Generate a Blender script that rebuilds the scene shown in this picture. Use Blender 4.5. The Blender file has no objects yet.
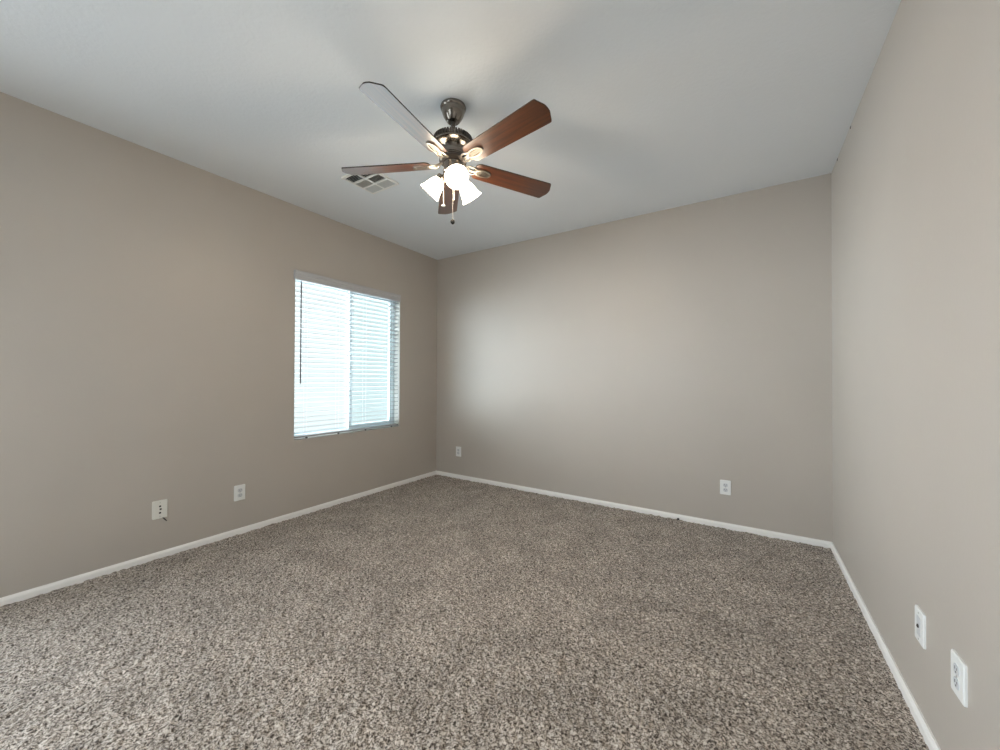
import bpy, bmesh, math, random
import numpy as np
from mathutils import Vector, Matrix

random.seed(7)
SC = bpy.context.scene
COL = SC.collection

# ------------------------------------------------------------------ room size (metres)
W = 3.855            # back wall runs x = 0 .. W at y = 0
H = 2.74
YR = -5.40           # wall behind the camera
VX0, VX1, VZ0, VZ1 = 1.50, 2.40, 0.60, 2.00   # unseen window added for daylight in the wall behind the viewpoint
UY0, UY1, UZ0, UZ1 = -5.34, -3.84, 0.30, 1.90   # unseen window added in the left wall to brighten the right wall
# window opening in the left wall
WY0, WY1, WZ0, WZ1 = -1.832, -0.620, 0.670, 2.150
T = 0.16             # wall thickness

# ------------------------------------------------------------------ camera
cam_d = bpy.data.cameras.new('camera')
cam = bpy.data.objects.new('camera', cam_d)
COL.objects.link(cam)
fw = Vector((-0.54450949, 0.83870642, 0.00899711))
rt = Vector((0.83875362, 0.54449452, 0.0042527))
up = Vector((0.00133211, -0.00986199, 0.99995048))
m = Matrix.Identity(4)
for i in range(3):
    m[i][0], m[i][1], m[i][2] = rt[i], up[i], -fw[i]
m[0][3], m[1][3], m[2][3] = 3.3388, -3.6568, 1.2234
cam.matrix_world = m
cam_d.sensor_width = 36.0
cam_d.lens = 381.6 * 36.0 / 1000.0
cam_d.clip_start = 0.02
SC.camera = cam

# ------------------------------------------------------------------ daylight, exposure
SC.view_settings.view_transform = 'Standard'
SC.view_settings.look = 'None'
SC.view_settings.gamma = 1.0
SC.view_settings.use_curve_mapping = False
SC.view_settings.exposure = 1.02
# hazy sky: dim and even on the side the camera looks out to (+y), bright low haze around the sun on the other side (-y)
DIM = ((-0.60, 9.0), (-0.30, 3.0), (-0.16, 0.57), (0.26, 0.57), (0.36, 3.5), (1.0, 5.0))
BRIGHT = ((-0.60, 2.8), (-0.30, 3.2), (-0.16, 15.0), (0.20, 15.0), (0.38, 8.0), (1.0, 7.5))
LAMP_POWER = 4.5    # watts of each bulb
SHADE_GLOW = 9.0
world = bpy.data.worlds.new('sky')
SC.world = world
world.use_nodes = True
nt = world.node_tree
nt.nodes.clear()
wo = nt.nodes.new('ShaderNodeOutputWorld')
bg = nt.nodes.new('ShaderNodeBackground')
tc = nt.nodes.new('ShaderNodeTexCoord')
sx = nt.nodes.new('ShaderNodeSeparateXYZ')
mr = nt.nodes.new('ShaderNodeMapRange')
mr.inputs['From Min'].default_value = -1
mr.inputs['From Max'].default_value = 1
nt.links.new(tc.outputs['Generated'], sx.inputs[0])
nt.links.new(sx.outputs['Z'], mr.inputs['Value'])


def profile(stops, tint):
    r = nt.nodes.new('ShaderNodeValToRGB')
    el = r.color_ramp.elements
    for i, (z, v) in enumerate(stops):
        k = el[i] if i < 2 else el.new((z + 1) / 2)
        k.position = (z + 1) / 2
        k.color = (v / 26 * tint[0], v / 26 * tint[1], v / 26 * tint[2], 1)
    nt.links.new(mr.outputs[0], r.inputs[0])
    return r


ra = profile(DIM, (0.90, 0.955, 1.0))
rb = profile(BRIGHT, (0.90, 0.915, 1.0))
mh_ = nt.nodes.new('ShaderNodeMapRange')
mh_.interpolation_type = 'SMOOTHSTEP'
mh_.inputs['From Min'].default_value = 0.30
mh_.inputs['From Max'].default_value = -0.10
nt.links.new(sx.outputs['Y'], mh_.inputs['Value'])
mixc = nt.nodes.new('ShaderNodeMixRGB')
far = nt.nodes.new('ShaderNodeMapRange')
far.interpolation_type = 'SMOOTHSTEP'
far.inputs['From Min'].default_value = -0.50
far.inputs['From Max'].default_value = -0.90
far.inputs['To Min'].default_value = 1.0
far.inputs['To Max'].default_value = 0.55
nt.links.new(sx.outputs['Y'], far.inputs['Value'])
mu = nt.nodes.new('ShaderNodeMath')
mu.operation = 'MULTIPLY'
nt.links.new(mh_.outputs[0], mu.inputs[0])
nt.links.new(far.outputs[0], mu.inputs[1])
nt.links.new(mu.outputs[0], mixc.inputs[0])
nt.links.new(ra.outputs[0], mixc.inputs[1])
nt.links.new(rb.outputs[0], mixc.inputs[2])
bg.inputs['Strength'].default_value = 26.0
nt.links.new(mixc.outputs[0], bg.inputs['Color'])
nt.links.new(bg.outputs[0], wo.inputs[0])
try:
    SC.cycles.max_bounces = 14
    SC.cycles.diffuse_bounces = 8
    SC.cycles.transparent_max_bounces = 12
    SC.cycles.caustics_reflective = False
    SC.cycles.caustics_refractive = False
    SC.cycles.use_denoising = True
    SC.cycles.sample_clamp_indirect = 6.0
except Exception:
    pass
# the window opening as a sampling portal for the sky
for w_, h_, mt_ in ((WY1 - WY0, WZ1 - WZ0, ((0, 0, -1, -T - 0.02), (1, 0, 0, (WY0 + WY1) / 2), (0, -1, 0, (WZ0 + WZ1) / 2), (0, 0, 0, 1))),
                    (UY1 - UY0, UZ1 - UZ0, ((0, 0, -1, -T - 0.02), (1, 0, 0, (UY0 + UY1) / 2), (0, -1, 0, (UZ0 + UZ1) / 2), (0, 0, 0, 1))),
                    (VX1 - VX0, VZ1 - VZ0, ((1, 0, 0, (VX0 + VX1) / 2), (0, 0, -1, YR - T - 0.02), (0, 1, 0, (VZ0 + VZ1) / 2), (0, 0, 0, 1)))):
    pl = bpy.data.lights.new('window_portal', 'AREA')
    pl.shape = 'RECTANGLE'
    pl.size = w_
    pl.size_y = h_
    pl.cycles.is_portal = True
    po = bpy.data.objects.new('window_portal', pl)
    COL.objects.link(po)
    po.matrix_world = Matrix(mt_)


# ------------------------------------------------------------------ materials
def mat(name, color, rough=0.6, metal=0.0, **kw):
    mm = bpy.data.materials.new(name)
    mm.use_nodes = True
    b = mm.node_tree.nodes['Principled BSDF']
    b.inputs['Base Color'].default_value = (*color, 1)
    b.inputs['Roughness'].default_value = rough
    b.inputs['Metallic'].default_value = metal
    for k, v in kw.items():
        b.inputs[k.replace('_', ' ')].default_value = v
    return mm


def N(mm, t, **kw):
    n = mm.node_tree.nodes.new(t)
    for k, v in kw.items():
        setattr(n, k, v)
    return n


def wire(mm, a, b):
    mm.node_tree.links.new(a, b)


def textured(name, color, rough, scale, strength, dist=0.0015, var=0.0, spec=0.5):
    mm = mat(name, color, rough)
    b = mm.node_tree.nodes['Principled BSDF']
    b.inputs['Specular IOR Level'].default_value = spec
    t = N(mm, 'ShaderNodeTexCoord')
    n = N(mm, 'ShaderNodeTexNoise')
    n.inputs['Scale'].default_value = scale
    n.inputs['Detail'].default_value = 3
    wire(mm, t.outputs['Object'], n.inputs['Vector'])
    bp = N(mm, 'ShaderNodeBump')
    bp.inputs['Strength'].default_value = strength
    bp.inputs['Distance'].default_value = dist
    wire(mm, n.outputs['Fac'], bp.inputs['Height'])
    wire(mm, bp.outputs[0], b.inputs['Normal'])
    if var:
        n2 = N(mm, 'ShaderNodeTexNoise')
        n2.inputs['Scale'].default_value = 1.7
        n2.inputs['Detail'].default_value = 2
        wire(mm, t.outputs['Object'], n2.inputs['Vector'])
        r = N(mm, 'ShaderNodeValToRGB')
        r.color_ramp.elements[0].position = 0.3
        r.color_ramp.elements[0].color = (*[c * (1 - var) for c in color], 1)
        r.color_ramp.elements[1].position = 0.7
        r.color_ramp.elements[1].color = (*[min(1, c * (1 + var)) for c in color], 1)
        wire(mm, n2.outputs['Fac'], r.inputs[0])
        wire(mm, r.outputs[0], b.inputs['Base Color'])
    return mm


M_WALL = textured('greige_wall_paint', (0.468, 0.428, 0.384), 0.42, 70, 0.35, 0.0012, 0.02, 0.35)
M_CEIL = textured('ceiling_paint', (0.77, 0.805, 0.84), 0.75, 55, 0.6, 0.0025, 0.01, 0.25)
M_TRIM = textured('white_trim_paint', (0.86, 0.85, 0.83), 0.35, 40, 0.1, 0.0006)
M_RETURN = textured('window_return_paint', (0.47, 0.46, 0.43), 0.6, 70, 0.2, 0.001)
M_PLASTIC = mat('white_plastic', (0.80, 0.81, 0.80), 0.3)
M_IVORY = mat('off_white_plastic', (0.74, 0.73, 0.68), 0.35)
M_SLOT = mat('dark_slot', (0.02, 0.02, 0.02), 0.5)
M_SCREW = mat('screw_metal', (0.55, 0.55, 0.53), 0.35, 0.9)
M_RECEP = mat('receptacle_plastic', (0.60, 0.62, 0.64), 0.35)
M_VINYL = mat('white_vinyl_frame', (0.64, 0.72, 0.75), 0.35)
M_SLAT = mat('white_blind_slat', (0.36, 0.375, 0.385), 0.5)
M_VAL = textured('white_blind_valance', (0.50, 0.50, 0.51), 0.4, 20, 0.1)
M_WAND = mat('grey_wand', (0.10, 0.10, 0.11), 0.4)
M_CORD = mat('blind_cord', (0.70, 0.72, 0.72), 0.7)
M_BUTTON = mat('cord_button', (0.10, 0.09, 0.09), 0.5)
M_NICKEL = mat('brushed_pewter', (0.23, 0.205, 0.18), 0.22, 1.0)
M_DARKM = mat('dark_bronze_metal', (0.10, 0.085, 0.075), 0.28, 0.9)
M_IRON = mat('light_pewter', (0.40, 0.36, 0.31), 0.36, 1.0)
M_CABLE = mat('dark_cable', (0.05, 0.045, 0.04), 0.6)
M_VENTD = mat('duct_shade', (0.02, 0.022, 0.025), 0.8)  # shade inside the duct, put into the colour
M_VENT = mat('white_vent_metal', (0.78, 0.78, 0.76), 0.4)
M_LOUVRE = mat('grey_louvre_metal', (0.52, 0.53, 0.52), 0.5)
M_CHIP = mat('paint_chip', (0.08, 0.075, 0.07), 0.8)
M_FOB = mat('black_fob', (0.006, 0.006, 0.006), 0.7)
M_CRYSTAL = mat('pale_fob', (0.85, 0.82, 0.76), 0.1)
M_CHAIN = mat('pale_chain', (0.82, 0.76, 0.68), 0.25, 0.6)


def wood():
    mm = mat('cherry_wood_blade', (0.2, 0.06, 0.02), 0.36)
    b = mm.node_tree.nodes['Principled BSDF']
    b.inputs['Coat Weight'].default_value = 0.8
    b.inputs['Coat Roughness'].default_value = 0.28
    t = N(mm, 'ShaderNodeTexCoord')
    mp = N(mm, 'ShaderNodeMapping')
    mp.inputs['Scale'].default_value = (2.0, 38.0, 38.0)
    n = N(mm, 'ShaderNodeTexNoise')
    n.inputs['Scale'].default_value = 1.6
    n.inputs['Detail'].default_value = 5
    n.inputs['Distortion'].default_value = 0.6
    r = N(mm, 'ShaderNodeValToRGB')
    e = r.color_ramp.elements
    e[0].position = 0.30
    e[0].color = (0.026, 0.006, 0.0015, 1)
    e[1].position = 0.68
    e[1].color = (0.115, 0.031, 0.005, 1)
    wire(mm, t.outputs['Object'], mp.inputs[0])
    wire(mm, mp.outputs[0], n.inputs['Vector'])
    wire(mm, n.outputs['Fac'], r.inputs[0])
    wire(mm, r.outputs[0], b.inputs['Base Color'])
    return mm


M_WOOD = wood()
M_BEDGE = mat('dark_blade_edge', (0.03, 0.015, 0.01), 0.5)


def carpet():
    mm = mat('frieze_carpet', (0.3, 0.26, 0.22), 0.95)
    b = mm.node_tree.nodes['Principled BSDF']
    b.inputs['Specular IOR Level'].default_value = 0.1
    b.inputs['Sheen Weight'].default_value = 0.15
    t = N(mm, 'ShaderNodeTexCoord')
    n = N(mm, 'ShaderNodeTexNoise')
    n.inputs['Scale'].default_value = 122
    n.inputs['Detail'].default_value = 3
    n.inputs['Roughness'].default_value = 0.6
    n.inputs['Distortion'].default_value = 0.8
    r = N(mm, 'ShaderNodeValToRGB')
    e = r.color_ramp.elements
    e[0].position = 0.385
    e[0].color = (0.040, 0.030, 0.024, 1)
    e[1].position = 0.60
    e[1].color = (0.60, 0.545, 0.485, 1)
    k = e.new(0.49)
    k.color = (0.28, 0.235, 0.20, 1)
    wire(mm, t.outputs['Object'], n.inputs['Vector'])
    wire(mm, n.outputs['Fac'], r.inputs[0])
    # brushed swathes where the pile leans differently
    n3 = N(mm, 'ShaderNodeTexNoise')
    n3.inputs['Scale'].default_value = 4.5
    n3.inputs['Detail'].default_value = 2
    r3 = N(mm, 'ShaderNodeMapRange')
    r3.inputs['From Min'].default_value = 0.35
    r3.inputs['From Max'].default_value = 0.65
    r3.inputs['To Min'].default_value = 0.88
    r3.inputs['To Max'].default_value = 1.12
    sc_ = N(mm, 'ShaderNodeVectorMath', operation='SCALE')
    wire(mm, t.outputs['Object'], n3.inputs['Vector'])
    wire(mm, n3.outputs['Fac'], r3.inputs['Value'])
    wire(mm, r.outputs[0], sc_.inputs[0])
    wire(mm, r3.outputs[0], sc_.inputs['Scale'])
    wire(mm, sc_.outputs[0], b.inputs['Base Color'])
    n2 = N(mm, 'ShaderNodeTexNoise')
    n2.inputs['Scale'].default_value = 260
    bp = N(mm, 'ShaderNodeBump')
    bp.inputs['Strength'].default_value = 0.6
    bp.inputs['Distance'].default_value = 0.003
    wire(mm, t.outputs['Object'], n2.inputs['Vector'])
    wire(mm, n2.outputs['Fac'], bp.inputs['Height'])
    wire(mm, bp.outputs[0], b.inputs['Normal'])
    return mm


M_CARPET = carpet()


def see_through(name, tint, gloss=0.06, block=None, amount=0.0):
    mm = bpy.data.materials.new(name)
    mm.use_nodes = True
    nt = mm.node_tree
    nt.nodes.clear()
    o = nt.nodes.new('ShaderNodeOutputMaterial')
    tr = nt.nodes.new('ShaderNodeBsdfTransparent')
    tr.inputs[0].default_value = (*tint, 1)
    mx = nt.nodes.new('ShaderNodeMixShader')
    if block:
        s = nt.nodes.new('ShaderNodeBsdfDiffuse')
        s.inputs[0].default_value = (*block, 1)
        mx.inputs[0].default_value = amount
    else:
        s = nt.nodes.new('ShaderNodeBsdfGlossy')
        s.inputs['Roughness'].default_value = 0.02
        mx.inputs[0].default_value = gloss
    nt.links.new(tr.outputs[0], mx.inputs[1])
    nt.links.new(s.outputs[0], mx.inputs[2])
    nt.links.new(mx.outputs[0], o.inputs[0])
    return mm


M_GLASS = see_through('window_glass', (0.95, 0.99, 0.98))
M_SCREEN = see_through('insect_screen', (0.96, 1.0, 1.0), block=(0.16, 0.17, 0.17), amount=0.07)


def glow(name, color, strength, base=(0.9, 0.88, 0.84)):
    mm = mat(name, base, 0.35)
    b = mm.node_tree.nodes['Principled BSDF']
    b.inputs['Emission Color'].default_value = (*color, 1)
    b.inputs['Emission Strength'].default_value = strength
    return mm


M_SHADE = glow('lit_frosted_glass', (1.0, 0.86, 0.66), SHADE_GLOW)
M_BULB = glow('lit_bulb', (1.0, 0.86, 0.66), 60.0)


# ------------------------------------------------------------------ mesh helpers
def box(bm, x0, x1, y0, y1, z0, z1):
    v = [bm.verts.new(p) for p in ((x0, y0, z0), (x1, y0, z0), (x1, y1, z0), (x0, y1, z0),
                                   (x0, y0, z1), (x1, y0, z1), (x1, y1, z1), (x0, y1, z1))]
    for f in ((0, 3, 2, 1), (4, 5, 6, 7), (0, 1, 5, 4), (1, 2, 6, 5), (2, 3, 7, 6), (3, 0, 4, 7)):
        bm.faces.new([v[i] for i in f])
    return v


def lathe(bm, prof, n=32, mtx=None, cap0=False, cap1=False):
    rings = []
    for r, z in prof:
        ring = []
        for k in range(n):
            a = 2 * math.pi * k / n
            p = Vector((r * math.cos(a), r * math.sin(a), z))
            ring.append(bm.verts.new(mtx @ p if mtx else p))
        rings.append(ring)
    for a, b in zip(rings, rings[1:]):
        for k in range(n):
            bm.faces.new((a[k], a[(k + 1) % n], b[(k + 1) % n], b[k]))
    if cap0:
        bm.faces.new(rings[0][::-1])
    if cap1:
        bm.faces.new(rings[-1])
    return rings


def tube(bm, pts, r, n=8, flat=1.0):
    pts = [Vector(p) for p in pts]
    rings = []
    for i, p in enumerate(pts):
        d = (pts[min(i + 1, len(pts) - 1)] - pts[max(i - 1, 0)]).normalized()
        q = d.to_track_quat('Z', 'Y').to_matrix()
        rr = r[i] if isinstance(r, (list, tuple)) else r
        rings.append([bm.verts.new(p + q @ Vector((rr * math.cos(2 * math.pi * k / n), rr * flat * math.sin(2 * math.pi * k / n), 0))) for k in range(n)])
    for a, b in zip(rings, rings[1:]):
        for k in range(n):
            bm.faces.new((a[k], a[(k + 1) % n], b[(k + 1) % n], b[k]))
    bm.faces.new(rings[0][::-1])
    bm.faces.new(rings[-1])


def prism(bm, outline, z0, z1, hole=None):
    """extrude a 2D outline (x,y) from z0 to z1"""
    lo = [bm.verts.new((x, y, z0)) for x, y in outline]
    hi = [bm.verts.new((x, y, z1)) for x, y in outline]
    n = len(outline)
    if hole is None:
        bm.faces.new(lo[::-1])
        bm.faces.new(hi)
    for k in range(n):
        bm.faces.new((lo[k], lo[(k + 1) % n], hi[(k + 1) % n], hi[k]))
    if hole is not None:
        a = [bm.verts.new((x, y, z0)) for x, y in hole]
        b = [bm.verts.new((x, y, z1)) for x, y in hole]
        for k in range(n):
            j = (k + 1) % n
            bm.faces.new((a[j], a[k], b[k], b[j]))
            bm.faces.new((lo[j], lo[k], a[k], a[j]))
            bm.faces.new((hi[k], hi[j], b[j], b[k]))


def obj(name, bm, material, parent=None, smooth=False, bevel=0.0, loc=None, angle=35):
    bmesh.ops.recalc_face_normals(bm, faces=bm.faces)
    me = bpy.data.meshes.new(name)
    bm.to_mesh(me)
    bm.free()
    o = bpy.data.objects.new(name, me)
    COL.objects.link(o)
    for mm in (material if isinstance(material, (list, tuple)) else [material]):
        me.materials.append(mm)
    if smooth:
        for p in me.polygons:
            p.use_smooth = True
        e = o.modifiers.new('split', 'EDGE_SPLIT')
        e.split_angle = math.radians(angle)
    if bevel:
        b = o.modifiers.new('bevel', 'BEVEL')
        b.width = bevel
        b.segments = 2
        b.limit_method = 'ANGLE'
    if parent:
        o.parent = parent
    if loc:
        o.location = loc
    return o


def new():
    return bmesh.new()


def thing(name, label, cat, loc=(0, 0, 0), group=None):
    o = bpy.data.objects.new(name, None)
    o.empty_display_size = 0.1
    COL.objects.link(o)
    o.location = loc
    o['label'] = label
    o['category'] = cat
    if group:
        o['group'] = group
    return o


def structure(o, label, cat=None):
    o['kind'] = 'structure'
    o['label'] = label
    o['category'] = cat or o.name.split('_')[0]
    return o


# ------------------------------------------------------------------ room shell
bm = new()
box(bm, -T, 0, UY1, WY0, 0, H)
box(bm, -T, 0, YR, UY0, 0, H)
box(bm, -T, 0, UY0, UY1, 0, UZ0)
box(bm, -T, 0, UY0, UY1, UZ1, H)
box(bm, -T, 0, WY1, 0, 0, H)
box(bm, -T, 0, WY0, WY1, 0, WZ0)
box(bm, -T, 0, WY0, WY1, WZ1, H)
structure(obj('wall_left', bm, M_WALL), 'greige painted wall on the left with the blind-covered window')
bm = new()
box(bm, -T, W + T, 0, T, -0.05, H)
structure(obj('wall_back', bm, M_WALL), 'bare greige painted far wall between the two room corners')
bm = new()
box(bm, W, W + T, YR, 0, 0, H)
wr = structure(obj('wall_right', bm, M_WALL), 'pale greige painted wall along the right edge')
bm = new()
box(bm, -T, VX0, YR - T, YR, -0.05, H)
box(bm, VX1, W + T, YR - T, YR, -0.05, H)
box(bm, VX0, VX1, YR - T, YR, -0.05, VZ0)
box(bm, VX0, VX1, YR - T, YR, VZ1, H)
structure(obj('wall_rear', bm, M_WALL), 'greige painted wall behind the viewpoint')
bm = new()
box(bm, -T, W + T, YR - T, T, H, H + 0.12)
structure(obj('ceiling', bm, M_CEIL), 'white ceiling with a light orange peel texture')

for (y, z) in ((-0.628, H - 0.012), (-0.231, H - 0.012)):
    bm = new()
    bmesh.ops.create_icosphere(bm, subdivisions=1, radius=0.5)
    for v in bm.verts:
        v.co = Vector((W + v.co.x * 0.006, y + v.co.y * 0.028, z + v.co.z * 0.02))
    c = obj('paint_chip', bm, M_CHIP, wr)
    c['label'] = 'small dark chip in the paint at the ceiling joint'

# carpet with a knobbly pile
def carpet_floor():
    step = 0.0065
    nx = int((W + 0.0) / step) + 1
    ny = int((-YR) / step) + 1
    rng = np.random.default_rng(3)
    def layer(cell, amp):
        gx, gy = int(W / cell) + 3, int(-YR / cell) + 3
        g = rng.random((gy, gx))
        xs = np.linspace(0, W, nx) / cell
        ys = np.linspace(0, -YR, ny) / cell
        xi, yi = xs.astype(int), ys.astype(int)
        fx, fy = xs - xi, ys - yi
        fx = fx * fx * (3 - 2 * fx)
        fy = (fy * fy * (3 - 2 * fy))[:, None]
        a = g[np.ix_(yi, xi)] * (1 - fx) + g[np.ix_(yi, xi + 1)] * fx
        b = g[np.ix_(yi + 1, xi)] * (1 - fx) + g[np.ix_(yi + 1, xi + 1)] * fx
        return (a * (1 - fy) + b * fy - 0.5) * 2 * amp
    z = layer(0.013, 0.0045) + layer(0.03, 0.003) + layer(0.35, 0.0015)
    X, Y = np.meshgrid(np.linspace(0, W, nx), np.linspace(0, YR, ny))
    X = X + (rng.random(X.shape) - 0.5) * 0.003
    Y = Y + (rng.random(Y.shape) - 0.5) * 0.003
    co = np.stack([X, Y, z], -1).reshape(-1, 3).astype(np.float32)
    idx = np.arange(nx * ny).reshape(ny, nx)
    f = np.stack([idx[:-1, :-1], idx[1:, :-1], idx[1:, 1:], idx[:-1, 1:]], -1).reshape(-1, 4)
    me = bpy.data.meshes.new('floor')
    me.vertices.add(len(co))
    me.vertices.foreach_set('co', co.ravel())
    me.loops.add(f.size)
    me.loops.foreach_set('vertex_index', f.ravel().astype(np.int32))
    me.polygons.add(len(f))
    me.polygons.foreach_set('loop_start', (np.arange(len(f)) * 4).astype(np.int32))
    me.polygons.foreach_set('loop_total', np.full(len(f), 4, np.int32))
    me.update(calc_edges=True)
    me.materials.append(M_CARPET)
    o = bpy.data.objects.new('floor', me)
    COL.objects.link(o)
    return o


structure(carpet_floor(), 'speckled brown and beige twist pile carpet covering the whole floor')

# baseboards: bevelled profile
def baseboard(name, p0, p1, inward, label):
    p0, p1, n = Vector(p0), Vector(p1), Vector(inward)
    h, t = 0.044, 0.014
    prof = [(0, -0.02), (t, -0.02), (t, h - 0.016), (t - 0.003, h - 0.008), (t - 0.008, h), (0, h)]
    bm = new()
    a = [bm.verts.new(p0 + n * u + Vector((0, 0, v))) for u, v in prof]
    b = [bm.verts.new(p1 + n * u + Vector((0, 0, v))) for u, v in prof]
    k = len(prof)
    for i in range(k):
        bm.faces.new((a[i], a[(i + 1) % k], b[(i + 1) % k], b[i]))
    bm.faces.new(a)
    bm.faces.new(b[::-1])
    o = obj(name, bm, M_TRIM)
    structure(o, label)


baseboard('baseboard_left', (0, YR, 0), (0, 0, 0), (1, 0, 0), 'white baseboard along the left wall')
baseboard('baseboard_back', (0, 0, 0), (W, 0, 0), (0, -1, 0), 'white baseboard along the far wall')
baseboard('baseboard_right', (W, YR, 0), (W, 0, 0), (-1, 0, 0), 'white baseboard along the right wall')
baseboard('baseboard_rear', (0, YR, 0), (W, YR, 0), (0, 1, 0), 'white baseboard along the rear wall')

# ------------------------------------------------------------------ window
win = bpy.data.objects.new('window_1', None)
COL.objects.link(win)
win.location = (0, (WY0 + WY1) / 2, WZ0)
structure(win, 'white sliding window set back in the left wall', 'window')
bpy.context.view_layer.update()


def wpart(name, bm, material, parent=None, **kw):
    """a part given in room coordinates, parented to a thing that only sits at a place"""
    parent = parent or win
    q = parent
    off = Vector((0, 0, 0))
    while q:
        off += q.location
        q = q.parent
    bmesh.ops.translate(bm, verts=bm.verts, vec=-off)
    return obj(name, bm, material, parent, **kw)


FX0, FX1 = -0.150, -0.085
YM = (WY0 + WY1) / 2 + 0.03
bm = new()
fwid = 0.034
box(bm, FX0, FX1, WY0, WY0 + fwid, WZ0, WZ1)
box(bm, FX0, FX1, WY1 - fwid, WY1, WZ0, WZ1)
box(bm, FX0, FX1, WY0 + fwid, WY1 - fwid, WZ0, WZ0 + fwid)
box(bm, FX0, FX1, WY0 + fwid, WY1 - fwid, WZ1 - fwid, WZ1)
wpart('window_frame', bm, M_VINYL)


def sash(y0, y1, x0, x1, w):
    z0, z1 = WZ0 + fwid, WZ1 - fwid
    bm = new()
    box(bm, x0, x1, y0, y0 + w, z0, z1)
    box(bm, x0, x1, y1 - w, y1, z0, z1)
    box(bm, x0, x1, y0 + w, y1 - w, z0, z0 + w)
    box(bm, x0, x1, y0 + w, y1 - w, z1 - w, z1)
    s = wpart('sash', bm, M_VINYL)
    bm = new()
    xm = (x0 + x1) / 2
    box(bm, xm - 0.002, xm + 0.002, y0 + w, y1 - w, z0 + w, z1 - w)
    wpart('glass_pane', bm, M_GLASS, s)
    return s


sash(WY0 + fwid, YM + 0.015, -0.142, -0.120, 0.012)
sash(YM - 0.02, WY1 - fwid, -0.116, -0.092, 0.036)
bm = new()
box(bm, -0.1475, -0.1465, YM - 0.01, WY1 - fwid, WZ0 + fwid, WZ1 - fwid)
wpart('insect_screen', bm, M_SCREEN)
# painted lining of the recess
bm = new()
e = 0.004
box(bm, FX1, -0.0005, WY0, WY0 + e, WZ0, WZ1)
box(bm, FX1, -0.0005, WY1 - e, WY1, WZ0, WZ1)
box(bm, FX1, -0.0005, WY0 + e, WY1 - e, WZ0, WZ0 + e)
box(bm, FX1, -0.0005, WY0 + e, WY1 - e, WZ1 - e, WZ1)
wpart('window_return', bm, M_RETURN)

# window_2 in the left wall and added_window_rear in the rear wall, both unseen, without blinds, added to bring in more daylight
def fill_window(name, label, loc, rotz, w, z0, z1):
    wn = bpy.data.objects.new(name, None)
    COL.objects.link(wn)
    wn.location = loc
    wn.rotation_euler = (0, 0, rotz)
    structure(wn, label, 'window')
    h = z1 - z0
    bm = new()
    box(bm, -w / 2, -w / 2 + 0.04, 0.08, 0.14, 0, h)
    box(bm, w / 2 - 0.04, w / 2, 0.08, 0.14, 0, h)
    box(bm, -w / 2 + 0.04, w / 2 - 0.04, 0.08, 0.14, 0, 0.04)
    box(bm, -w / 2 + 0.04, w / 2 - 0.04, 0.08, 0.14, h - 0.04, h)
    box(bm, -0.025, 0.025, 0.08, 0.14, 0.04, h - 0.04)
    obj('window_frame', bm, M_VINYL, wn)
    bm = new()
    box(bm, -w / 2 + 0.04, -0.025, 0.108, 0.112, 0.04, h - 0.04)
    box(bm, 0.025, w / 2 - 0.04, 0.108, 0.112, 0.04, h - 0.04)
    obj('glass_pane', bm, M_GLASS, wn)


fill_window('window_2', 'white framed window added for extra daylight in the left wall behind the viewpoint', (0, (UY0 + UY1) / 2, UZ0), math.pi / 2, UY1 - UY0, UZ0, UZ1)
fill_window('added_window_rear', 'white framed window added for extra daylight in the rear wall behind the viewpoint', ((VX0 + VX1) / 2, YR, VZ0), math.pi, VX1 - VX0, VZ0, VZ1)

# ------------------------------------------------------------------ blind
blind = thing('window_blind', 'white horizontal slat blind hanging open inside the window on the left wall', 'window blind',
              (-0.032, (WY0 + WY1) / 2, WZ1))
BY0, BY1 = WY0 + 0.008, WY1 - 0.010
LAD = (-1.71, -1.388, -1.075, -0.728)
bm = new()
# valance with two routed steps, its returns at the ends
vy0, vy1, vz0, vz1 = WY0 - 0.012, WY1 - 0.018, 2.088, 2.168
prof = [(0.001, vz0), (0.026, vz0), (0.030, vz0 + 0.006), (0.030, vz0 + 0.020), (0.024, vz0 + 0.024), (0.024, vz0 + 0.052),
        (0.030, vz0 + 0.057), (0.030, vz1 - 0.008), (0.026, vz1), (0.001, vz1)]
a = [bm.verts.new((u, vy0, v)) for u, v in prof]
b = [bm.verts.new((u, vy1, v)) for u, v in prof]
for i in range(len(prof)):
    j = (i + 1) % len(prof)
    bm.faces.new((a[i], a[j], b[j], b[i]))
bm.faces.new(a)
bm.faces.new(b[::-1])
wpart('valance', bm, M_VAL, blind)
bm = new()
box(bm, -0.060, -0.006, BY0, BY1, 2.100, WZ1 - 0.005)
wpart('headrail', bm, M_SLAT, blind)
PITCH, Z0 = 0.0447, 0.730
nsl = int((2.090 - Z0) / PITCH) + 1
TILT = math.radians(8)
SLX = -0.033
first = None
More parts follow.
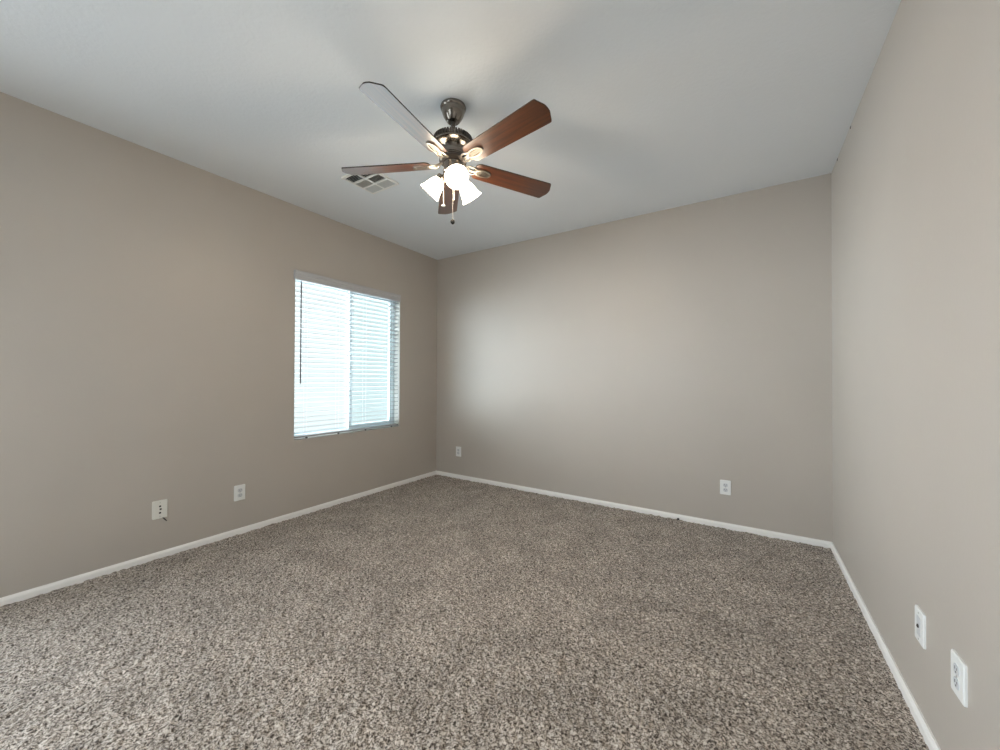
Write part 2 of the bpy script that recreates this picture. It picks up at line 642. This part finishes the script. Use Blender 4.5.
for k in range(nsl):
    z = Z0 + k * PITCH
    if first is None:
        bm = new()
        segs = 6
        top, bot = [], []
        for s in range(segs + 1):
            u = (s / segs - 0.5) * 0.050
            crown = 0.0016 * (1 - (2 * s / segs - 1) ** 2)
            x = u * math.cos(TILT)
            zz = u * math.sin(TILT) + crown
            top.append([bm.verts.new((x, yy, zz + 0.0015)) for yy in (BY0 - blind.location.y, BY1 - blind.location.y)])
            bot.append([bm.verts.new((x, yy, zz - 0.0015)) for yy in (BY0 - blind.location.y, BY1 - blind.location.y)])
        for s in range(segs):
            bm.faces.new((top[s][0], top[s + 1][0], top[s + 1][1], top[s][1]))
            bm.faces.new((bot[s][0], bot[s][1], bot[s + 1][1], bot[s + 1][0]))
        for s in (0, segs):
            bm.faces.new((top[s][0], top[s][1], bot[s][1], bot[s][0]))
        for yy in (0, 1):
            bm.faces.new([t_[yy] for t_ in top] + [b_[yy] for b_ in bot[::-1]])
        first = obj('slat', bm, M_SLAT, blind)
        s_ = first
    else:
        s_ = first.copy()
        COL.objects.link(s_)
        s_.parent = blind
    s_.location = (SLX - blind.location.x, 0, z - blind.location.z)
bm = new()
box(bm, -0.058, -0.008, BY0, BY1, 0.684, 0.702)
br = wpart('bottom_rail', bm, M_SLAT, blind, bevel=0.003)
for y in LAD:
    bm = new()
    bmesh.ops.create_uvsphere(bm, u_segments=10, v_segments=6, radius=0.5)
    for v in bm.verts:
        v.co = Vector((-0.008 + v.co.x * 0.014, y + v.co.y * 0.022, 0.681 + v.co.z * 0.018))
    wpart('cord_button', bm, M_BUTTON, br)
    bm = new()
    for x in (-0.0595, -0.0065):
        tube(bm, [(x, y, 0.70), (x, y, 2.10)], 0.0007, 6)
    for k in range(nsl):
        z = Z0 + k * PITCH - 0.003
        tube(bm, [(-0.0595, y, z), (-0.0065, y, z)], 0.0006, 4)
    wpart('ladder_cord', bm, M_CORD, blind)
bm = new()
tube(bm, [(0.004, -1.778, 2.09), (0.006, -1.778, 2.05), (0.006, -1.779, 1.175), (0.006, -1.779, 1.165)], [0.003, 0.006, 0.006, 0.004], 8)
wpart('tilt_wand', bm, M_WAND, blind)

# ------------------------------------------------------------------ wall plates
# local frame: x across the wall, y up the wall, z out of the wall
def on_wall(side):
    if side == 'left':
        return Matrix(((0, 0, 1), (1, 0, 0), (0, 1, 0)))
    if side == 'back':
        return Matrix(((1, 0, 0), (0, 0, -1), (0, 1, 0)))
    return Matrix(((0, 0, -1), (-1, 0, 0), (0, 1, 0)))


def plate(name, label, cat, side, loc, w, h, plastic=M_PLASTIC, group=None, roll=0.0):
    t = thing(name, label, cat, loc, group)
    t.rotation_euler = (on_wall(side) @ Matrix.Rotation(roll, 3, 'Z')).to_euler()
    bm = new()
    n = 6
    r = 0.006
    out = []
    for cx, cy, a0 in ((w / 2 - r, h / 2 - r, 0), (-w / 2 + r, h / 2 - r, 90), (-w / 2 + r, -h / 2 + r, 180), (w / 2 - r, -h / 2 + r, 270)):
        for k in range(n):
            a = math.radians(a0 + 90 * k / (n - 1))
            out.append((cx + r * math.cos(a), cy + r * math.sin(a)))
    base = [bm.verts.new((x, y, 0)) for x, y in out]
    mid = [bm.verts.new((x, y, 0.005)) for x, y in out]
    top = [bm.verts.new((x * (1 - 0.006 / w), y * (1 - 0.006 / h), 0.0075)) for x, y in out]
    k = len(out)
    for A, B in ((base, mid), (mid, top)):
        for i in range(k):
            bm.faces.new((A[i], A[(i + 1) % k], B[(i + 1) % k], B[i]))
    bm.faces.new(base[::-1])
    bm.faces.new(top)
    obj('face_plate', bm, plastic, t)
    return t


def screw(t, y, x=0.0, z=0.0075):
    bm = new()
    lathe(bm, [(0.0036, z), (0.0030, z + 0.0012), (0.001, z + 0.0016)], 12, cap0=True, cap1=True)
    for v in bm.verts:
        v.co.x += x
        v.co.y += y
    obj('screw', bm, M_SCREW, t)


def receptacle(t, y):
    bm = new()
    pts = []
    for k in range(28):
        a = 2 * math.pi * k / 28
        pts.append((0.0172 * math.cos(a), y + max(-0.0142, min(0.0142, 0.0172 * math.sin(a)))))
    prism(bm, pts, 0.006, 0.0095)
    rc = obj('receptacle', bm, M_RECEP, t)
    bm = new()
    box(bm, -0.0075, -0.0053, y - 0.001, y + 0.008, 0.0088, 0.0099)
    box(bm, 0.0053, 0.0075, y - 0.000, y + 0.007, 0.0088, 0.0099)
    tube(bm, [(0, y - 0.007, 0.0088), (0, y - 0.007, 0.0099)], 0.0027, 10)
    obj('slots', bm, M_SLOT, rc)


def duplex(label, side, loc, w=0.078, h=0.122, plastic=M_PLASTIC, roll=0.0):
    t = plate('outlet', label, 'wall outlet', side, loc, w, h, plastic, None, roll)
    receptacle(t, 0.0195)
    receptacle(t, -0.0195)
    screw(t, 0)
    return t


duplex('white duplex outlet low on the far wall, near the right hand corner', 'back', (3.184, 0, 0.334), 0.078, 0.118)
duplex('white duplex outlet low on the far wall, just right of the corner by the window', 'back', (0.366, 0, 0.326), 0.078, 0.120)
duplex('white duplex outlet low on the left wall, the one nearer the window', 'left', (0, -2.252, 0.321), 0.078, 0.120)
duplex('white duplex outlet low on the right wall, the larger one nearest the viewer', 'right', (W, -1.994, 0.362), 0.084, 0.119)

# three-port jack plate on the left wall
t = plate('jack_plate', 'off-white plate with three dark jack ports low on the left wall, wire stub under it', 'wall plate',
          'left', (0, -2.736, 0.328), 0.080, 0.122, M_IVORY)
for y in (0.022, 0.002, -0.022):
    bm = new()
    box(bm, -0.0085, 0.0085, y - 0.0075, y + 0.0075, 0.006, 0.0088)
    p = obj('jack', bm, M_IVORY, t)
    bm = new()
    box(bm, -0.006 + (0.003 if y == 0.002 else 0), 0.005 + (0.003 if y == 0.002 else 0), y - 0.0055, y + 0.0055, 0.0083, 0.0093)
    obj('port', bm, M_SLOT, p)
screw(t, 0.046)
screw(t, -0.046)
# wire stub hanging below it
o = bpy.data.objects
bm = new()
tube(bm, [(0.002, -2.722, 0.272), (0.010, -2.716, 0.262), (0.014, -2.708, 0.252), (0.012, -2.704, 0.246), (0.014, -2.701, 0.244)], 0.0032, 8)
c = obj('cable_stub', bm, M_CABLE, smooth=True)
c['label'] = 'short dark wire stub sticking out under the three-port plate'
c['category'] = 'cable'

# coax plate on the right wall
t = plate('coax_plate', 'white plate with one centre cable stud low on the right wall, beyond the outlet', 'wall plate',
          'right', (W, -1.698, 0.349), 0.082, 0.118)
bm = new()
box(bm, -0.0165, 0.0165, -0.0335, 0.0335, 0.006, 0.0085)
ins = obj('insert', bm, M_RECEP, t, bevel=0.001)
bm = new()
lathe(bm, [(0.0065, 0.008), (0.0065, 0.011), (0.0035, 0.011), (0.0035, 0.0125), (0.001, 0.0125)], 12, cap0=True, cap1=True)
obj('coax_stud', bm, M_CABLE, t)
screw(t, 0.046)
screw(t, -0.046)

# dark stub by the far baseboard
bm = new()
tube(bm, [(2.830, -0.014, 0.006), (2.831, -0.028, 0.010), (2.834, -0.040, 0.008)], [0.010, 0.011, 0.008], 10)
c = obj('cable_end', bm, M_CABLE, smooth=True)
c['label'] = 'small dark stub poking out at the foot of the far baseboard, left of the outlet'
c['category'] = 'cable'

# ------------------------------------------------------------------ ceiling vent
vent = thing('ceiling_vent', 'square white ceiling air vent with a grid of louvred cells, behind the left fan blade', 'air vent', (0.915, -1.760, H))
X0, X1, Y0, Y1 = -0.150, 0.150, -0.150, 0.150
gx = (-0.135, 0.0, 0.135)
gy = (-0.130, -0.0433, 0.0433, 0.130)
bm = new()
zb = -0.012
b_ = 0.012
box(bm, X0, X1, Y0, gy[0], zb, 0)
box(bm, X0, X1, gy[3], Y1, zb, 0)
box(bm, X0, gx[0], gy[0], gy[3], zb, 0)
box(bm, gx[2], X1, gy[0], gy[3], zb, 0)
box(bm, -0.007, 0.007, gy[0], gy[3], zb, 0)
for y in gy[1:3]:
    box(bm, gx[0], -0.007, y - 0.007, y + 0.007, zb, 0)
    box(bm, 0.007, gx[2], y - 0.007, y + 0.007, zb, 0)
obj('grille_frame', bm, M_VENT, vent)
bm = new()
box(bm, gx[0], gx[2], gy[0], gy[3], -0.0025, -0.0008)  # thin near-black sheet painted as the shade up the duct
obj('duct', bm, M_VENTD, vent)
# louvres: direction per cell (axis they run along, lean)
cells = {(0, 0): ('x', -1), (1, 0): ('x', -1), (1, 1): ('y', 1), (0, 1): ('y', 0), (0, 2): ('x', 1), (1, 2): ('x', 1)}
for (i, j), (ax, lean) in cells.items():
    cx0, cx1 = gx[i] + (0.0 if i == 0 else 0.007), gx[i + 1] - (0.007 if i == 0 else 0.0)
    cy0, cy1 = gy[j] + (0.0 if j == 0 else 0.007), gy[j + 1] - (0.007 if j < 2 else 0.0)
    bm = new()
    L0, L1 = (cy0, cy1) if ax == 'x' else (cx0, cx1)
    n = max(3, int((L1 - L0) / 0.0125))
    for k in range(n):
        c0 = L0 + (k + 0.5) * (L1 - L0) / n
        # thin leaning slat 10 mm deep; outer (lower) edge leans towards `lean`
        u0, u1 = c0 - lean * 0.0035, c0 + lean * 0.0045
        th = 0.0007
        if ax == 'x':
            pts = [(u0 - th, -0.003), (u0 + th, -0.003), (u1 + th, -0.0125), (u1 - th, -0.0125)]
            lo = [bm.verts.new((cx0, u, z)) for u, z in pts]
            hi = [bm.verts.new((cx1, u, z)) for u, z in pts]
        else:
            pts = [(u0 - th, -0.003), (u0 + th, -0.003), (u1 + th, -0.0125), (u1 - th, -0.0125)]
            lo = [bm.verts.new((u, cy0, z)) for u, z in pts]
            hi = [bm.verts.new((u, cy1, z)) for u, z in pts]
        for q in range(4):
            bm.faces.new((lo[q], lo[(q + 1) % 4], hi[(q + 1) % 4], hi[q]))
        bm.faces.new(lo[::-1])
        bm.faces.new(hi)
    obj('louvre', bm, M_LOUVRE, vent)

# ------------------------------------------------------------------ ceiling fan
FXY = (1.9598, -2.0244)
fan = thing('ceiling_fan', 'five blade wooden ceiling fan with three lit glass shades hanging from the ceiling', 'ceiling fan', (FXY[0], FXY[1], H))
Z = lambda z: z - H


def fl(name, prof, material, parent=fan, n=40, **kw):
    bm = new()
    lathe(bm, [(r, Z(z)) for r, z in prof], n, cap0=True, cap1=True)
    return obj(name, bm, material, parent, smooth=True, **kw)


fl('canopy', [(0.070, 2.740), (0.072, 2.733), (0.070, 2.726), (0.064, 2.720), (0.062, 2.706), (0.055, 2.686), (0.044, 2.668),
              (0.040, 2.662), (0.034, 2.655), (0.020, 2.652)], M_NICKEL)
fl('downrod', [(0.012, 2.655), (0.012, 2.600), (0.022, 2.598), (0.024, 2.590), (0.024, 2.575), (0.032, 2.566)], M_DARKM)
mh = fl('motor_housing', [(0.030, 2.572), (0.066, 2.569), (0.090, 2.562), (0.100, 2.555), (0.108, 2.530), (0.113, 2.526), (0.113, 2.518),
                          (0.106, 2.511), (0.088, 2.506), (0.074, 2.500), (0.068, 2.490), (0.065, 2.474), (0.066, 2.462), (0.072, 2.456), (0.070, 2.449), (0.060, 2.444)], M_NICKEL, n=56)
bm = new()
for k in range(44):
    a = 2 * math.pi * k / 44
    c, s = math.cos(a), math.sin(a)
    r0, r1, wv = 0.100, 0.110, 0.0038
    q = []
    for (r, z) in ((0.090, 2.556), (0.103, 2.562), (0.109, 2.556), (0.1145, 2.524), (0.104, 2.521)):
        q.append((r, z))
    lo = [bm.verts.new((r * c - wv * s, r * s + wv * c, Z(z))) for r, z in q]
    hi = [bm.verts.new((r * c + wv * s, r * s - wv * c, Z(z))) for r, z in q]
    for i in range(5):
        bm.faces.new((lo[i], lo[(i + 1) % 5], hi[(i + 1) % 5], hi[i]))
    bm.faces.new(lo)
    bm.faces.new(hi[::-1])
obj('ribbed_band', bm, M_DARKM, mh)
fl('flywheel', [(0.040, 2.446), (0.072, 2.445), (0.076, 2.440), (0.076, 2.430), (0.066, 2.426), (0.040, 2.426)], M_DARKM)
fl('switch_housing', [(0.046, 2.428), (0.052, 2.424), (0.053, 2.416), (0.050, 2.410), (0.050, 2.385), (0.054, 2.380), (0.054, 2.370),
                      (0.046, 2.362), (0.036, 2.352), (0.018, 2.345), (0.010, 2.336), (0.004, 2.332)], M_NICKEL)

ZB = 2.418
PIT = math.radians(-13.2)
R0, R1 = 0.128, 0.651


def blade_outline():
    pts = []
    hw0, hw1 = 0.058, 0.0685
    # inner end, rounded
    for k in range(7):
        a = math.radians(180 + 90 * k / 6)
        pts.append((R0 + 0.030 + 0.030 * math.cos(a), -hw0 + 0.030 + 0.030 * math.sin(a)))
    pts += [(R1 - 0.034, -hw1), (R1 - 0.028, -hw1 + 0.001), (R1 - 0.024, -hw1 + 0.004), (R1 - 0.005, -0.026), (R1 - 0.001, -0.016), (R1, 0.0),
            (R1 - 0.001, 0.016), (R1 - 0.005, 0.026), (R1 - 0.024, hw1 - 0.004), (R1 - 0.028, hw1 - 0.001), (R1 - 0.034, hw1)]
    for k in range(7):
        a = math.radians(90 + 90 * k / 6)
        pts.append((R0 + 0.030 + 0.030 * math.cos(a), hw0 - 0.030 + 0.030 * math.sin(a)))
    return pts


bladez = (-0.003, 0.003)
base_blade = base_iron = None
for k in range(5):
    ang = math.radians(-82.36 + 72 * k)
    rot = Matrix.Rotation(ang, 4, 'Z') @ Matrix.Rotation(PIT, 4, 'X')
    if base_blade is None:
        bm = new()
        prism(bm, blade_outline(), *bladez)
        bm.normal_update()
        for f in bm.faces:
            f.material_index = 0 if abs(f.normal.z) > 0.5 else 1
        base_blade = obj('blade', bm, [M_WOOD, M_BEDGE], fan)
        bl = base_blade
        # iron: arm, boss, slotted oval medallion below the blade
        bm = new()
        n = 28
        cx, ra, rb = 0.182, 0.052, 0.027
        o1 = [(cx + ra * math.cos(2 * math.pi * i / n), rb * math.sin(2 * math.pi * i / n)) for i in range(n)]
        i1 = [(cx + (ra - 0.011) * math.cos(2 * math.pi * i / n), (rb - 0.010) * math.sin(2 * math.pi * i / n)) for i in range(n)]
        prism(bm, o1, -0.011, -0.003, hole=i1)
        for yy in (-0.0075, 0.0, 0.0075):
            L = 0.037 if yy == 0 else 0.033
            box(bm, cx - L - 0.004, cx + L + 0.004, yy - 0.0021, yy + 0.0021, -0.0095, -0.0035)
        tube(bm, [(0.060, 0, 0.012), (0.080, 0, 0.004), (0.098, 0, -0.008), (0.116, 0, -0.010), (0.136, 0, -0.007)],
             [0.012, 0.010, 0.009, 0.010, 0.012], 10, 0.55)
        for sgn in (-1, 1):
            tube(bm, [(0.072, 0.006 * sgn, 0.006), (0.090, 0.020 * sgn, -0.004), (0.110, 0.026 * sgn, -0.008), (0.130, 0.022 * sgn, -0.007), (0.146, 0.014 * sgn, -0.006)],
                 [0.005, 0.006, 0.006, 0.006, 0.005], 8, 0.7)
        base_iron = obj('blade_iron', bm, M_IRON, fan, smooth=True, angle=50)
        ir = base_iron
    else:
        bl = base_blade.copy()
        COL.objects.link(bl)
        bl.parent = fan
        ir = base_iron.copy()
        COL.objects.link(ir)
        ir.parent = fan
    bl.matrix_local = Matrix.Translation((0, 0, Z(ZB))) @ rot
    ir.matrix_local = Matrix.Translation((0, 0, Z(ZB))) @ rot

# light kit: three arms, cups, bell shades and bulbs
OR, OZ = 0.143, 2.273
for k in range(3):
    ang = math.radians(-41.6 + 120 * k)
    d = Vector((math.cos(ang), math.sin(ang), 0))
    opening = d * OR + Vector((0, 0, Z(OZ)))
    neck = d * 0.066 + Vector((0, 0, Z(2.352)))
    axis = (opening - neck).normalized()
    L = (opening - neck).length
    q = axis.to_track_quat('Z', 'Y').to_matrix().to_4x4()
    mt = Matrix.Translation(neck) @ q
    bm = new()
    tube(bm, [d * 0.030 + Vector((0, 0, Z(2.372))), d * 0.048 + Vector((0, 0, Z(2.370))), d * 0.058 + Vector((0, 0, Z(2.362))), neck + axis * 0.004], 0.008, 10)
    lathe(bm, [(0.010, -0.012), (0.024, -0.008), (0.029, 0.000), (0.029, 0.014), (0.027, 0.016)], 24, mt, cap0=True, cap1=True)
    obj('shade_holder', bm, M_NICKEL, fan, smooth=True)
    bm = new()
    prof = [(0.024, 0.006), (0.027, 0.016), (0.035, 0.030), (0.042, 0.048), (0.047, 0.068), (0.052, 0.088), (0.059, 0.104), (0.0625, L)]
    inner = [(r - 0.003, z) for r, z in prof[::-1]]
    lathe(bm, prof + inner, 36, mt, cap0=False)
    sh = obj('lamp_shade', bm, M_SHADE, fan, smooth=True, angle=60)
    sh['label'] = 'glowing frosted glass bell shade'
    bm = new()
    bprof = [(0.012, 0.018), (0.012, 0.030), (0.018, 0.040), (0.024, 0.054), (0.026, 0.066), (0.022, 0.080), (0.012, 0.089), (0.003, 0.091)]
    lathe(bm, bprof, 20, mt, cap0=True, cap1=True)
    obj('bulb', bm, M_BULB, fan, smooth=True, angle=60)
    ld = bpy.data.lights.new('bulb_light', 'POINT')
    ld.energy = LAMP_POWER
    ld.color = (1.0, 0.81, 0.60)
    ld.shadow_soft_size = 0.045
    lo_ = bpy.data.objects.new('bulb_light', ld)
    COL.objects.link(lo_)
    lo_.parent = fan
    lo_.location = neck + axis * 0.100

# pull chains
R_ = Vector((0.839, 0.545, 0))
for off, ztop, zend, mt_, rr, hh in ((0.0, 2.335, 2.096, M_FOB, 0.0125, 0.029), (-0.052, 2.370, 2.186, M_CRYSTAL, 0.0105, 0.014), (0.010, 2.345, 2.205, M_CHAIN, 0.004, 0.016)):
    p = R_ * off + (Vector((0.02, -0.028, 0)) if off > 0 else Vector((0, 0, 0)))
    bm = new()
    tube(bm, [(p.x, p.y, Z(ztop)), (p.x, p.y, Z(zend + hh / 2))], 0.0013, 6)
    ch = obj('pull_chain', bm, M_CHAIN, fan)
    bm = new()
    h2 = hh / 2
    lathe(bm, [(rr * 0.3, Z(zend + h2)), (rr * 0.85, Z(zend + h2 * 0.6)), (rr, Z(zend)), (rr * 0.8, Z(zend - h2 * 0.6)), (rr * 0.25, Z(zend - h2))], 14,
          Matrix.Translation((p.x, p.y, 0)), cap0=True, cap1=True)
    obj('fob', bm, mt_, ch, smooth=True, angle=60)
